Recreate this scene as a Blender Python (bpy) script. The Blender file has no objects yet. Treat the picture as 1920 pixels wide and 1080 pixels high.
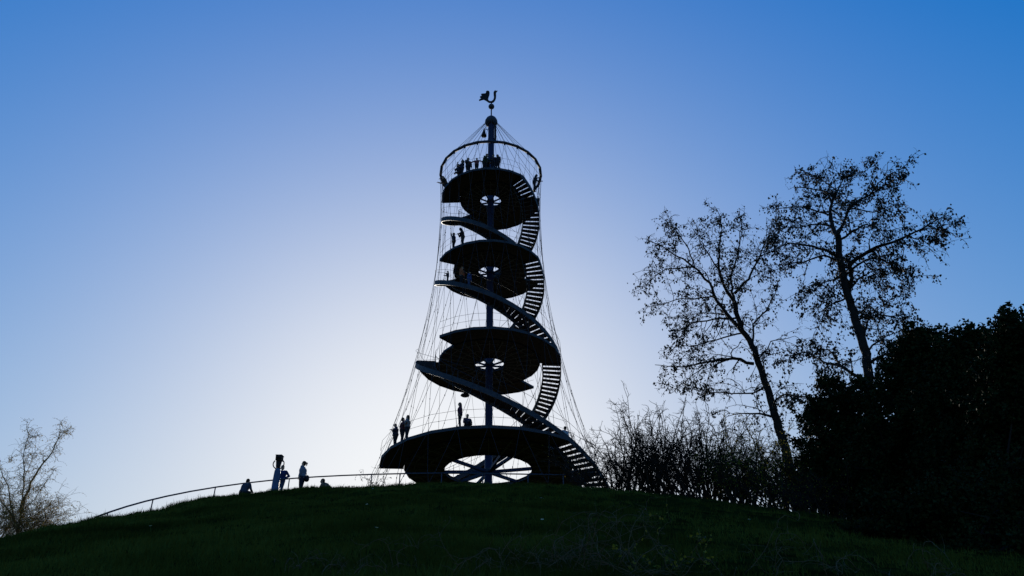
import bpy, math, random
import numpy as np
from mathutils import Vector, Matrix

R_ = math.radians
scene = bpy.context.scene
COL = scene.collection

# ------------------------------------------------------------------ camera
CAM = np.array([0.0, -53.668, -11.702])
PITCH, FPX, YAW, ROLL = 0.566, 1553.4, 0.0316, 0.0088
cy, sy_, cp, sp_, cr, sr = (math.cos(YAW), math.sin(YAW), math.cos(PITCH), math.sin(PITCH),
                            math.cos(ROLL), math.sin(ROLL))
FWD = np.array([sy_ * cp, cy * cp, sp_])
RGT0 = np.array([cy, -sy_, 0.0])
UP0 = np.array([-sy_ * sp_, -cy * sp_, cp])
RGT = RGT0 * cr - UP0 * sr
UPV = RGT0 * sr + UP0 * cr
cam_data = bpy.data.cameras.new('camera')
cam_data.sensor_width = 36.0
cam_data.lens = FPX / 1920.0 * 36.0
cam_data.clip_start = 0.1
cam_data.clip_end = 9000.0
cam = bpy.data.objects.new('camera', cam_data)
COL.objects.link(cam)
cam.matrix_world = Matrix(((RGT[0], UPV[0], -FWD[0], CAM[0]),
                           (RGT[1], UPV[1], -FWD[1], CAM[1]),
                           (RGT[2], UPV[2], -FWD[2], CAM[2]),
                           (0, 0, 0, 1)))
scene.camera = cam


def ray(px, py):
    v = FWD + RGT * ((px - 960) / FPX) + UPV * ((540 - py) / FPX)
    return v / math.hypot(v[0], v[1])          # unit horizontal length


def at(px, py, d):
    return CAM + ray(px, py) * d


def project(P):
    v = np.asarray(P, float) - CAM
    d = v @ FWD
    return 960 + FPX * (v @ RGT) / d, 540 - FPX * (v @ UPV) / d


def on_plane(px, py, z):
    r = ray(px, py)
    return CAM + r * ((z - CAM[2]) / r[2])


# ------------------------------------------------------------------ sky, sun, exposure
sun_ray = ray(815, 878)
SUN_EL = math.atan(sun_ray[2])
SUN_AZ = math.atan2(sun_ray[0], sun_ray[1])     # from +Y towards +X
world = bpy.data.worlds.new('World')
scene.world = world
world.use_nodes = True
wn = world.node_tree
for n in list(wn.nodes):
    wn.nodes.remove(n)
sky = wn.nodes.new('ShaderNodeTexSky')
sky.sky_type = 'NISHITA'
sky.sun_disc = False
sky.sun_elevation = SUN_EL
sky.sun_rotation = SUN_AZ
sky.altitude = 300
sky.air_density = 2.2
sky.dust_density = 2.0
sky.ozone_density = 10.0
# the camera's soft highlight shoulder, the same for every direction: c / (1 + s c)
sh_mul = wn.nodes.new('ShaderNodeVectorMath')
sh_mul.operation = 'MULTIPLY_ADD'
sh_mul.inputs[1].default_value = (0.248, 0.248, 0.246)
sh_mul.inputs[2].default_value = (1.0, 1.0, 1.0)
sh_div = wn.nodes.new('ShaderNodeVectorMath')
sh_div.operation = 'DIVIDE'
hs = wn.nodes.new('ShaderNodeHueSaturation')
hs.inputs['Hue'].default_value = 0.529
hs.inputs['Saturation'].default_value = 1.45
bg = wn.nodes.new('ShaderNodeBackground')
bg.inputs['Strength'].default_value = 0.15
wo = wn.nodes.new('ShaderNodeOutputWorld')
wn.links.new(sky.outputs['Color'], sh_mul.inputs[0])
wn.links.new(sky.outputs['Color'], sh_div.inputs[0])
wn.links.new(sh_mul.outputs['Vector'], sh_div.inputs[1])
wn.links.new(sh_div.outputs['Vector'], hs.inputs['Color'])
wn.links.new(hs.outputs['Color'], bg.inputs['Color'])
wn.links.new(bg.outputs['Background'], wo.inputs['Surface'])

sun_data = bpy.data.lights.new('sun', 'SUN')
sun_data.energy = 2.0
sun_data.angle = R_(0.53)
sun_data.color = (1.0, 0.93, 0.82)
sun = bpy.data.objects.new('sun', sun_data)
COL.objects.link(sun)
sdir = Vector((sun_ray[0], sun_ray[1], sun_ray[2])).normalized()
sun.rotation_euler = sdir.to_track_quat('Z', 'Y').to_euler()
sun.location = (0, 60, 40)

vs = scene.view_settings
vs.view_transform = 'Standard'
vs.look = 'None'
vs.gamma = 1.0
vs.use_curve_mapping = False
vs.exposure = 1.0
scene.cycles.max_bounces = 5
scene.cycles.diffuse_bounces = 2


# ------------------------------------------------------------------ materials
def mat(name, col, rough=0.6, var=0.25, scale=8.0, bump=0.0, metal=0.0, col2=None, trans=0.0, spec=0.15):
    m = bpy.data.materials.new(name)
    m.use_nodes = True
    nt = m.node_tree
    b = nt.nodes['Principled BSDF']
    b.inputs['Roughness'].default_value = rough
    b.inputs['Metallic'].default_value = metal
    b.inputs['Specular IOR Level'].default_value = spec
    tc = nt.nodes.new('ShaderNodeTexCoord')
    nz = nt.nodes.new('ShaderNodeTexNoise')
    nz.inputs['Scale'].default_value = scale
    nz.inputs['Detail'].default_value = 5.0
    nt.links.new(tc.outputs['Object'], nz.inputs['Vector'])
    rp = nt.nodes.new('ShaderNodeValToRGB')
    c1 = tuple(c * (1 - var) for c in col)
    c2 = col2 if col2 else tuple(min(1, c * (1 + var)) for c in col)
    rp.color_ramp.elements[0].position = 0.3
    rp.color_ramp.elements[1].position = 0.7
    rp.color_ramp.elements[0].color = (*c1, 1)
    rp.color_ramp.elements[1].color = (*c2, 1)
    nt.links.new(nz.outputs['Fac'], rp.inputs['Fac'])
    nt.links.new(rp.outputs['Color'], b.inputs['Base Color'])
    if bump:
        bp = nt.nodes.new('ShaderNodeBump')
        bp.inputs['Strength'].default_value = bump
        bp.inputs['Distance'].default_value = 0.03
        nt.links.new(nz.outputs['Fac'], bp.inputs['Height'])
        nt.links.new(bp.outputs['Normal'], b.inputs['Normal'])
    if trans:
        tr = nt.nodes.new('ShaderNodeBsdfTranslucent')
        nt.links.new(rp.outputs['Color'], tr.inputs['Color'])
        mx = nt.nodes.new('ShaderNodeMixShader')
        mx.inputs['Fac'].default_value = trans
        out = nt.nodes['Material Output']
        nt.links.new(b.outputs['BSDF'], mx.inputs[1])
        nt.links.new(tr.outputs['BSDF'], mx.inputs[2])
        nt.links.new(mx.outputs['Shader'], out.inputs['Surface'])
    return m


M = {
    'steel': mat('painted_steel', (0.055, 0.058, 0.08), 0.7, 0.15, 3.0, 0.05),
    'mast': mat('mast_steel', (0.025, 0.025, 0.055), 0.6, 0.12, 2.0),
    'galv': mat('galvanised_steel', (0.05, 0.052, 0.066), 0.6, 0.2, 5.0, 0.0, 0.0),
    'deck': mat('deck_timber', (0.09, 0.072, 0.058), 0.85, 0.35, 6.0, 0.2),
    'tread': mat('tread_steel', (0.035, 0.03, 0.034), 0.7, 0.2, 10.0),
    'cable': mat('steel_cable', (0.04, 0.04, 0.05), 0.8, 0.15, 20.0),
    'rib': mat('rib_steel', (0.22, 0.22, 0.23), 0.7, 0.2, 5.0),
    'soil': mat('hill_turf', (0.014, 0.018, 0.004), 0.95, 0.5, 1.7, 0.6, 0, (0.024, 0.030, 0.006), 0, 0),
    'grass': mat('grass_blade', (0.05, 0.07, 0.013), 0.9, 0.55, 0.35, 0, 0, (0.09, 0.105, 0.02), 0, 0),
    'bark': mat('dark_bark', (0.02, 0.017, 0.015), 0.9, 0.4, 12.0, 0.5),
    'twig': mat('bare_twig', (0.028, 0.021, 0.016), 0.85, 0.35, 10.0),
    'bramble': mat('dry_bramble_cane', (0.11, 0.075, 0.04), 0.7, 0.4, 8.0),
    'birch': mat('birch_twig', (0.20, 0.13, 0.05), 0.8, 0.35, 10.0),
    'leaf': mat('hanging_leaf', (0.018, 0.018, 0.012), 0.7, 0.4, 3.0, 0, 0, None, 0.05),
    'oliveleaf': mat('olive_leaf', (0.24, 0.20, 0.02), 0.6, 0.4, 3.0, 0, 0, None, 0.45),
    'yellowleaf': mat('yellow_catkin', (0.42, 0.27, 0.04), 0.6, 0.4, 3.0, 0, 0, None, 0.3),
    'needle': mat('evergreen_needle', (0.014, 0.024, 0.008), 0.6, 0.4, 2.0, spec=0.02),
    'skin': mat('skin', (0.42, 0.27, 0.2), 0.5, 0.06, 30.0),
    'eye': mat('eye_dark', (0.03, 0.025, 0.02), 0.2, 0.1, 30.0),
    'shoe': mat('shoe_leather', (0.03, 0.028, 0.03), 0.5, 0.2, 20.0),
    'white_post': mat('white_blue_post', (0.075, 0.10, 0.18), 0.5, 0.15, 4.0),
    'black': mat('black_casting', (0.02, 0.02, 0.024), 0.8, 0.2, 10.0),
    'petal': mat('petal_white', (0.75, 0.75, 0.7), 0.6, 0.05, 10.0),
    'stalk': mat('stalk_green', (0.04, 0.09, 0.02), 0.6, 0.2, 10.0),
    'gold': mat('flower_centre', (0.6, 0.4, 0.03), 0.6, 0.1, 10.0),
    'lampglass': mat('lamp_glass', (0.3, 0.3, 0.32), 0.2, 0.05, 10.0),
}
CLOTH = {}


def cloth(name, col):
    if name not in CLOTH:
        CLOTH[name] = mat('cloth_' + name, col, 0.9, 0.15, 25.0)
    return CLOTH[name]


# ------------------------------------------------------------------ mesh helpers
class MB:
    def __init__(self):
        self.v, self.f = [], []

    def add(self, vs_, fs_):
        o = len(self.v)
        self.v.extend([tuple(map(float, p)) for p in vs_])
        self.f.extend([tuple(i + o for i in q) for q in fs_])

    def box(self, c, ax, ay, az):
        c, ax, ay, az = map(np.asarray, (c, ax, ay, az))
        vs_ = [c + sx * ax + sy * ay + sz * az for sz in (-1, 1) for sy in (-1, 1) for sx in (-1, 1)]
        self.add(vs_, [(0, 2, 3, 1), (4, 5, 7, 6), (0, 1, 5, 4), (2, 6, 7, 3), (0, 4, 6, 2), (1, 3, 7, 5)])

    def beam(self, a, b, w, h, up=(0, 0, 1)):
        a, b = np.asarray(a, float), np.asarray(b, float)
        d = b - a
        L = np.linalg.norm(d)
        d /= L
        s = np.cross(d, up)
        s /= max(np.linalg.norm(s), 1e-6)
        u = np.cross(s, d)
        self.box((a + b) / 2, d * L / 2, s * w / 2, u * h / 2)

    def tube(self, pts, rad, n=6, caps=True):
        P = np.asarray(pts, float)
        rad = np.broadcast_to(np.asarray(rad, float), (len(P),))
        T = np.gradient(P, axis=0)
        T /= np.maximum(np.linalg.norm(T, axis=1), 1e-9)[:, None]
        ref = np.array([0, 0, 1.0]) if abs(T[0][2]) < 0.9 else np.array([1.0, 0, 0])
        s = np.cross(T[0], ref)
        s /= np.linalg.norm(s)
        vs_ = []
        for i in range(len(P)):
            s = s - T[i] * (s @ T[i])
            s /= max(np.linalg.norm(s), 1e-9)
            u = np.cross(T[i], s)
            for k in range(n):
                a = 2 * math.pi * k / n
                vs_.append(P[i] + rad[i] * (math.cos(a) * s + math.sin(a) * u))
        fs_ = [(i * n + k, i * n + (k + 1) % n, (i + 1) * n + (k + 1) % n, (i + 1) * n + k)
               for i in range(len(P) - 1) for k in range(n)]
        if caps:
            fs_.append(tuple(range(n - 1, -1, -1)))
            fs_.append(tuple((len(P) - 1) * n + k for k in range(n)))
        self.add(vs_, fs_)

    def lathe(self, prof, n=16, c=(0, 0, 0)):
        vs_ = [(c[0] + r * math.cos(2 * math.pi * k / n), c[1] + r * math.sin(2 * math.pi * k / n), c[2] + z)
               for r, z in prof for k in range(n)]
        fs_ = [(i * n + k, i * n + (k + 1) % n, (i + 1) * n + (k + 1) % n, (i + 1) * n + k)
               for i in range(len(prof) - 1) for k in range(n)]
        fs_.append(tuple(range(n - 1, -1, -1)))
        fs_.append(tuple((len(prof) - 1) * n + k for k in range(n)))
        self.add(vs_, fs_)

    def ball(self, c, r, n=8, m=5, axes=None):
        r = np.broadcast_to(np.asarray(r, float), (3,))
        A = np.eye(3) if axes is None else np.asarray(axes)
        vs_ = []
        c = np.asarray(c, float)
        for i in range(m + 1):
            t = math.pi * i / m
            for k in range(n):
                a = 2 * math.pi * k / n
                q = np.array([r[0] * math.sin(t) * math.cos(a), r[1] * math.sin(t) * math.sin(a), r[2] * math.cos(t)])
                vs_.append(c + q @ A)
        fs_ = [(i * n + k, (i + 1) * n + k, (i + 1) * n + (k + 1) % n, i * n + (k + 1) % n)
               for i in range(m) for k in range(n)]
        self.add(vs_, fs_)

    def cap(self, a, b, ra, rb, n=8):
        a, b = np.asarray(a, float), np.asarray(b, float)
        d = b - a
        L = np.linalg.norm(d)
        d = d / max(L, 1e-6)
        pts = [a - d * ra * .95, a - d * ra * .6, a, b, b + d * rb * .6, b + d * rb * .95]
        self.tube(pts, [ra * .2, ra * .8, ra, rb, rb * .8, rb * .2], n)

    def mesh(self, name, smooth=False):
        me = bpy.data.meshes.new(name)
        me.from_pydata(self.v, [], self.f)
        if smooth:
            me.polygons.foreach_set('use_smooth', [True] * len(me.polygons))
        me.update()
        return me

    def build(self, name, m, parent=None, smooth=False, kind=None):
        return link(name, self.mesh(name, smooth), m, parent, kind)


class TB:
    """many thin tapering tubes built in one go"""
    def __init__(self):
        self.g = {}

    def tube(self, pts, rad, n=4, caps=False):
        P = np.asarray(pts, float)
        self.g.setdefault((len(P), n), []).append((P, np.broadcast_to(np.asarray(rad, float), (len(P),))))

    def build(self, name, m, parent=None, smooth=False, kind=None):
        VV, FF, off = [], [], 0
        for (L, n), items in self.g.items():
            P = np.stack([i[0] for i in items])
            r = np.stack([i[1] for i in items])
            T = np.gradient(P, axis=1)
            T /= np.maximum(np.linalg.norm(T, axis=2), 1e-9)[..., None]
            md = np.abs(P[:, -1] - P[:, 0])
            ref = np.eye(3)[np.argmin(md, axis=1)][:, None, :]
            S = np.cross(T, ref)
            S /= np.maximum(np.linalg.norm(S, axis=2), 1e-9)[..., None]
            U = np.cross(T, S)
            a = 2 * np.pi * np.arange(n) / n
            V_ = (P[:, :, None] + r[:, :, None, None] * (np.cos(a)[:, None] * S[:, :, None] + np.sin(a)[:, None] * U[:, :, None]))
            k = len(items)
            base = (np.arange(k)[:, None, None] * L + np.arange(L - 1)[None, :, None]) * n
            j, j2 = np.arange(n), (np.arange(n) + 1) % n
            F = np.stack([base + j, base + j2, base + n + j2, base + n + j], -1).reshape(-1, 4) + off
            VV.append(V_.reshape(-1, 3))
            FF.append(F)
            off += k * L * n
        V_, F = np.concatenate(VV), np.concatenate(FF)
        me = bpy.data.meshes.new(name)
        me.vertices.add(len(V_))
        me.vertices.foreach_set('co', V_.reshape(-1).astype(np.float32))
        me.loops.add(F.size)
        me.loops.foreach_set('vertex_index', F.reshape(-1).astype(np.int32))
        me.polygons.add(len(F))
        me.polygons.foreach_set('loop_start', np.arange(0, F.size, 4, dtype=np.int32))
        me.polygons.foreach_set('loop_total', np.full(len(F), 4, dtype=np.int32))
        me.update(calc_edges=True)
        if smooth:
            me.polygons.foreach_set('use_smooth', np.ones(len(F), bool))
        return link(name, me, m, parent, kind)


def origin_of(o):
    p = Vector((0, 0, 0))
    while o is not None:
        p = p + o.location if o.parent is None else p
        o = o.parent
    return p


def link(name, me, m, parent=None, kind=None, rotz=0.0):
    """world-space mesh; when parented, its root's location is cancelled out"""
    if m is not None and not me.materials:
        me.materials.append(m)
    o = bpy.data.objects.new(name, me)
    COL.objects.link(o)
    if parent is not None:
        o.parent = parent
        if parent.parent is None:
            o.matrix_parent_inverse = Matrix.Translation(-parent.location)
        if rotz:
            o.rotation_euler = (0, 0, rotz)
    elif rotz:
        o.rotation_euler = (0, 0, rotz)
    if kind:
        o['kind'] = kind
    return o


def thing(name, label, cat, loc=(0, 0, 0), group=None):
    o = bpy.data.objects.new(name, None)
    o.empty_display_size = 0.3
    COL.objects.link(o)
    o.location = tuple(map(float, loc))
    o['label'] = label
    o['category'] = cat
    if group:
        o['group'] = group
    return o


# ------------------------------------------------------------------ terrain
def smooth01(t):
    t = np.clip(t, 0, 1)
    return t * t * (3 - 2 * t)


def ground(x, y):
    x = np.asarray(x, float)
    y = np.asarray(y, float)
    zp, rb, w, sl, aL, aR, cx = 1.24, 17.032, 1.681, 0.402, 1.022, 1.095, -0.644
    dx = x - cx
    a = np.where(dx < 0, aL, aR)
    r = np.sqrt((dx / a) ** 2 + y ** 2)
    z = zp - sl * w * np.logaddexp(0, (r - rb) / w)
    z = z + 0.40 * np.exp(-((x + 11.0) / 4.0) ** 2 - ((y + 16) / 9) ** 2)
    z = z - 3.2 * smooth01((-x - 11.3) / 7.0) * smooth01((y + 46) / 14)
    near = np.exp(-((r - 24) / 16) ** 2)
    z = z + near * (0.05 * np.sin(1.3 * x + 0.7 * y) + 0.04 * np.sin(2.9 * x - 1.7 * y + 1.0)
                    + 0.03 * np.sin(4.3 * x + 2.2 * y + 2.0) + 0.02 * np.sin(7.1 * x - 5.3 * y))
    fl = -14.4
    z = fl + 0.7 * np.logaddexp(0, (z - fl) / 0.7)
    return z


def gz(x, y):
    return float(ground(x, y))


def behind_brow(px, py, h, d0=30.0, d1=60.0):
    """along the pixel's ray, the spot past the brow where the ray runs h above the ground"""
    best = None
    for d in np.arange(d0, d1, 0.1):
        P = at(px, py, d)
        if P[2] - gz(P[0], P[1]) >= h:
            best = P
            break
    if best is None:
        best = at(px, py, 38)
    return np.array([best[0], best[1], gz(best[0], best[1])])


def ground_hit(px, py):
    for d in np.arange(4, 60, 0.1):
        P = at(px, py, d)
        if P[2] <= gz(P[0], P[1]):
            return np.array([P[0], P[1], gz(P[0], P[1])])
    return None


rr = np.concatenate([[0.0], np.linspace(2, 60, 150), np.geomspace(62, 4000, 40)])
NA = 300
aa = np.linspace(0, 2 * np.pi, NA, endpoint=False)
RRg, AAg = np.meshgrid(rr, aa, indexing='ij')
XX, YY = RRg * np.cos(AAg), RRg * np.sin(AAg)
ZZ = ground(XX, YY)
tb = MB()
tb.v = [tuple(p) for p in np.stack([XX, YY, ZZ], -1).reshape(-1, 3).tolist()]
tb.f = [(i * NA + k, i * NA + (k + 1) % NA, (i + 1) * NA + (k + 1) % NA, (i + 1) * NA + k)
        for i in range(len(rr) - 1) for k in range(NA)]
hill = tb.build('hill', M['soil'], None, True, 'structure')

# grass blades on the slope the camera looks at
rng = np.random.default_rng(5)
NT = 90000
u = rng.random(NT)
dd = 7.5 * (44 / 7.5) ** (u ** 0.75)
az = rng.uniform(-0.66, 0.72, NT) + YAW
gx, gy = CAM[0] + dd * np.sin(az), CAM[1] + dd * np.cos(az)
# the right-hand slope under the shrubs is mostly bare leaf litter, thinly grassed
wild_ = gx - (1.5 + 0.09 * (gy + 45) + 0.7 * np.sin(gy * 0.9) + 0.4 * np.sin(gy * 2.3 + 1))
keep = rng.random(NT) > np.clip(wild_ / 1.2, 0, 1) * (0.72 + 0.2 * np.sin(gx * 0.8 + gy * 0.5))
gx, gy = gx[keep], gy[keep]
NT = len(gx)
nb = 6
gx = np.repeat(gx, nb) + rng.normal(0, .05, NT * nb)
gy = np.repeat(gy, nb) + rng.normal(0, .05, NT * nb)
gzz = ground(gx, gy)
n = NT * nb
patch = 0.75 + 0.35 * np.sin(gx * 1.1 + 2 * np.sin(gy * .7)) * np.sin(gy * 1.6 + gx * .4)
hh = rng.uniform(.05, .15, n) * patch * np.where(rng.random(n) < .05, 2.1, 1)
ww = rng.uniform(.006, .012, n)
ba = rng.uniform(0, 2 * np.pi, n)
la = rng.uniform(0, 2 * np.pi, n)
le = rng.uniform(.1, .8, n) * hh
V = np.empty((n, 3, 3), np.float32)
V[:, 0] = np.stack([gx - np.cos(ba) * ww, gy - np.sin(ba) * ww, gzz - .02], -1)
V[:, 1] = np.stack([gx + np.cos(ba) * ww, gy + np.sin(ba) * ww, gzz - .02], -1)
V[:, 2] = np.stack([gx + np.cos(la) * le, gy + np.sin(la) * le, gzz + hh], -1)


def tri_mesh(name, V):
    n = len(V)
    me = bpy.data.meshes.new(name)
    k = V.shape[1]
    me.vertices.add(n * k)
    me.vertices.foreach_set('co', V.reshape(-1).astype(np.float32))
    me.loops.add(n * k)
    me.loops.foreach_set('vertex_index', np.arange(n * k, dtype=np.int32))
    me.polygons.add(n)
    me.polygons.foreach_set('loop_start', np.arange(0, n * k, k, dtype=np.int32))
    me.polygons.foreach_set('loop_total', np.full(n, k, dtype=np.int32))
    me.update(calc_edges=True)
    return me


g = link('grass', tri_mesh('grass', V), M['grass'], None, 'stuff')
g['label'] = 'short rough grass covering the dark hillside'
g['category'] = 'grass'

# ------------------------------------------------------------------ lookout tower
PZ = [8.0, 16.0, 24.0, 31.0]
PR = [7.305, 5.231, 4.132, 4.035]
PI_ = [5.67, 3.68, 2.85, 2.52]
PH = [2.99, 1.10, 0.91, 0.87]
ARR = [-46.0, 0.0, -28.0, -53.0]                # where the near stair arrives, degrees
SPAN = 131.0
ZK = np.array([0.0, 8, 16, 24, 31, 33.57])
RK = np.array([10.6, 7.305, 5.231, 4.132, 4.035, 4.206])
SLP = np.array([-.45, -.33, -.19, -.06, .035, .07])


def Rz(z):
    i = int(np.clip(np.searchsorted(ZK, z) - 1, 0, len(ZK) - 2))
    h = ZK[i + 1] - ZK[i]
    t = (z - ZK[i]) / h
    return ((2 * t ** 3 - 3 * t ** 2 + 1) * RK[i] + (t ** 3 - 2 * t ** 2 + t) * h * SLP[i]
            + (-2 * t ** 3 + 3 * t ** 2) * RK[i + 1] + (t ** 3 - t ** 2) * h * SLP[i + 1])


IK = np.array([8.6, 5.67, 3.68, 2.85, 2.52])


def Iz(z):
    return max(Rz(z) - 1.42, 2.4)


def pol(r, deg, z):
    return np.array([r * math.cos(R_(deg)), r * math.sin(R_(deg)), z])


tower = thing('lookout_tower', 'tall steel lookout tower with central mast, round platforms and spiralling open stairs', 'tower')

mb = MB()
mb.lathe([(0.33, 0.9), (0.33, 1.5), (0.262, 1.52), (0.262, 39.55), (0.2, 39.6)], 24)
mb.build('mast', M['mast'], tower, True)
mb = MB()
mb.lathe([(0.28, 39.3), (0.5, 39.45), (0.56, 39.62), (0.54, 39.8), (0.43, 40.05), (0.26, 40.24), (0.1, 40.36), (0.04, 40.38)], 20)
mb.build('mast_cap', M['steel'], tower, True)
for zb, hb in ((38.75, .3), (38.15, .22), (37.5, .32)):
    mb = MB()
    mb.box((0.36, -.1, zb), (.09, 0, 0), (0, .09, 0), (0, 0, hb))
    mb.build('antenna_box', M['black'], tower)
mb = MB()
mb.tube([(-.27, -.15, 38.6), (-.62, -.3, 38.6)], .03, 6)
mb.lathe([(.05, 38.55), (.1, 38.35), (.14, 38.1), (.22, 37.85), (.24, 37.75)], 12, (-.62, -.3, 0))
mb.build('bell', M['black'], tower, True)

# weathervane
vane = MB()
vane.tube([(0, 0, 40.3), (0, 0, 41.85)], .055, 8)
vane = vane.build('weathervane_rod', M['steel'], tower, True)
mb = MB()
mb.ball((0, 0, 41.55), .27, 14, 9)
mb.build('weathervane_ball', M['steel'], tower, True)
# rooster outline traced in metres (x right, z up) and thickened
roo = [(0.0, 0), (-.28, .02), (-.6, .26), (-.85, .38), (-1.08, .32), (-1.30, .22), (-1.36, .30), (-1.02, .58), (-1.24, .60),
       (-1.26, .70), (-.98, .82), (-1.14, .94), (-1.10, 1.04), (-.72, 1.08), (-.62, 1.13), (-.60, 1.35), (-.44, 1.42),
       (-.27, 1.38), (-.20, 1.2), (-.22, .95), (-.3, .7), (-.36, .45), (-.33, .28), (-.18, .17), (.02, .17), (.2, .34), (.27, .6),
       (.24, .9), (.22, 1.2), (.27, 1.34), (.42, 1.5), (.47, 1.4), (.66, 1.44), (.54, 1.28), (.50, 1.1), (.52, .85),
       (.50, .55), (.4, .28), (.24, .08), (.1, .01)]
ys = .05
mb = MB()
nn = len(roo)
z0 = 42.02
mb.add([(x * .82, -ys, z0 + z * 1.04) for x, z in roo] + [(x * .82, ys, z0 + z * 1.04) for x, z in roo],
       [tuple(range(nn)), tuple(range(2 * nn - 1, nn - 1, -1))] + [(k, (k + 1) % nn, nn + (k + 1) % nn, nn + k) for k in range(nn)])
mb.tube([(0, 0, 41.8), (0, 0, 42.08)], .05, 8)
mb.build('weathervane_rooster', M['black'], tower)

# compression ring (24-sided) + its clamps
NP = 24
ring_mb = MB()
ZR, RR = 33.574, 4.206
pts = [pol(RR, 15 * k, ZR) for k in range(NP + 1)]
for k in range(NP):
    ring_mb.tube([pts[k], pts[k + 1]], .115, 8)
for k in range(NP):
    ring_mb.ball(pts[k], .12, 8, 5)
ring_ = ring_mb.build('compression_ring', M['steel'], tower, True)
cl = MB()
cl.box((RR, 0, ZR - .15), (.05, 0, 0), (0, .06, 0), (0, 0, .08))
cl = cl.mesh('ring_clamp')
cl.materials.append(M['black'])
for k in range(NP):
    o = link('ring_clamp', cl, None, ring_, None, R_(15 * k))
st = MB()
st.tube([(0.42, 0, 39.6), (RR, 0, ZR)], .014, 5)
st = st.mesh('stay_cable')
st.materials.append(M['cable'])
for k in range(NP):
    link('stay_cable', st, None, tower, None, R_(15 * k))
# net of 48 crossing cables: one left-hand and one right-hand shape, turned round the mast
TW = {33.57: 0, 31.0: 5, 24.0: 15, 16.0: 30, 8.0: 45}
for s in (1, -1):
    zs = [33.57, 31.0, 28.5, 26, 24, 21.3, 18.6, 16, 13.3, 10.6, 8.0, 5, 1.2]
    tws = np.interp(zs, [0, 8, 16, 24, 31, 33.57], [60, 45, 30, 15, 5, 0])
    cm = MB()
    cm.tube([pol(Rz(z) + .05, s * t, z) for z, t in zip(zs, tws)], .012, 4)
    for z, t in zip(zs[1:-1], tws[1:-1]):
        cm.ball(pol(Rz(z) + .05, s * t, z), (.03, .03, .07), 5, 4)
    cme = cm.mesh('net_cable')
    cme.materials.append(M['cable'])
    for k in range(NP):
        link('net_cable', cme, None, tower, None, R_(15 * k))
# cable anchors at the ground
am = MB()
ra = Rz(1.3)
am.lathe([(.3, .8), (.3, 1.5), (.2, 1.62)], 10, (ra, 0, 0))
am = am.mesh('cable_anchor')
am.materials.append(M['galv'])
for k in range(NP):
    link('cable_anchor', am, None, tower, None, R_(15 * k))


def sector(mb, r0, r1, a0, a1, z0, z1):
    vs_ = [pol(r, a, z) for z in (z0, z1) for r, a in ((r0, a0), (r1, a0), (r1, a1), (r0, a1))]
    mb.add(vs_, [(3, 2, 1, 0), (4, 5, 6, 7), (0, 1, 5, 4), (1, 2, 6, 5), (2, 3, 7, 6), (3, 0, 4, 7)])


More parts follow.
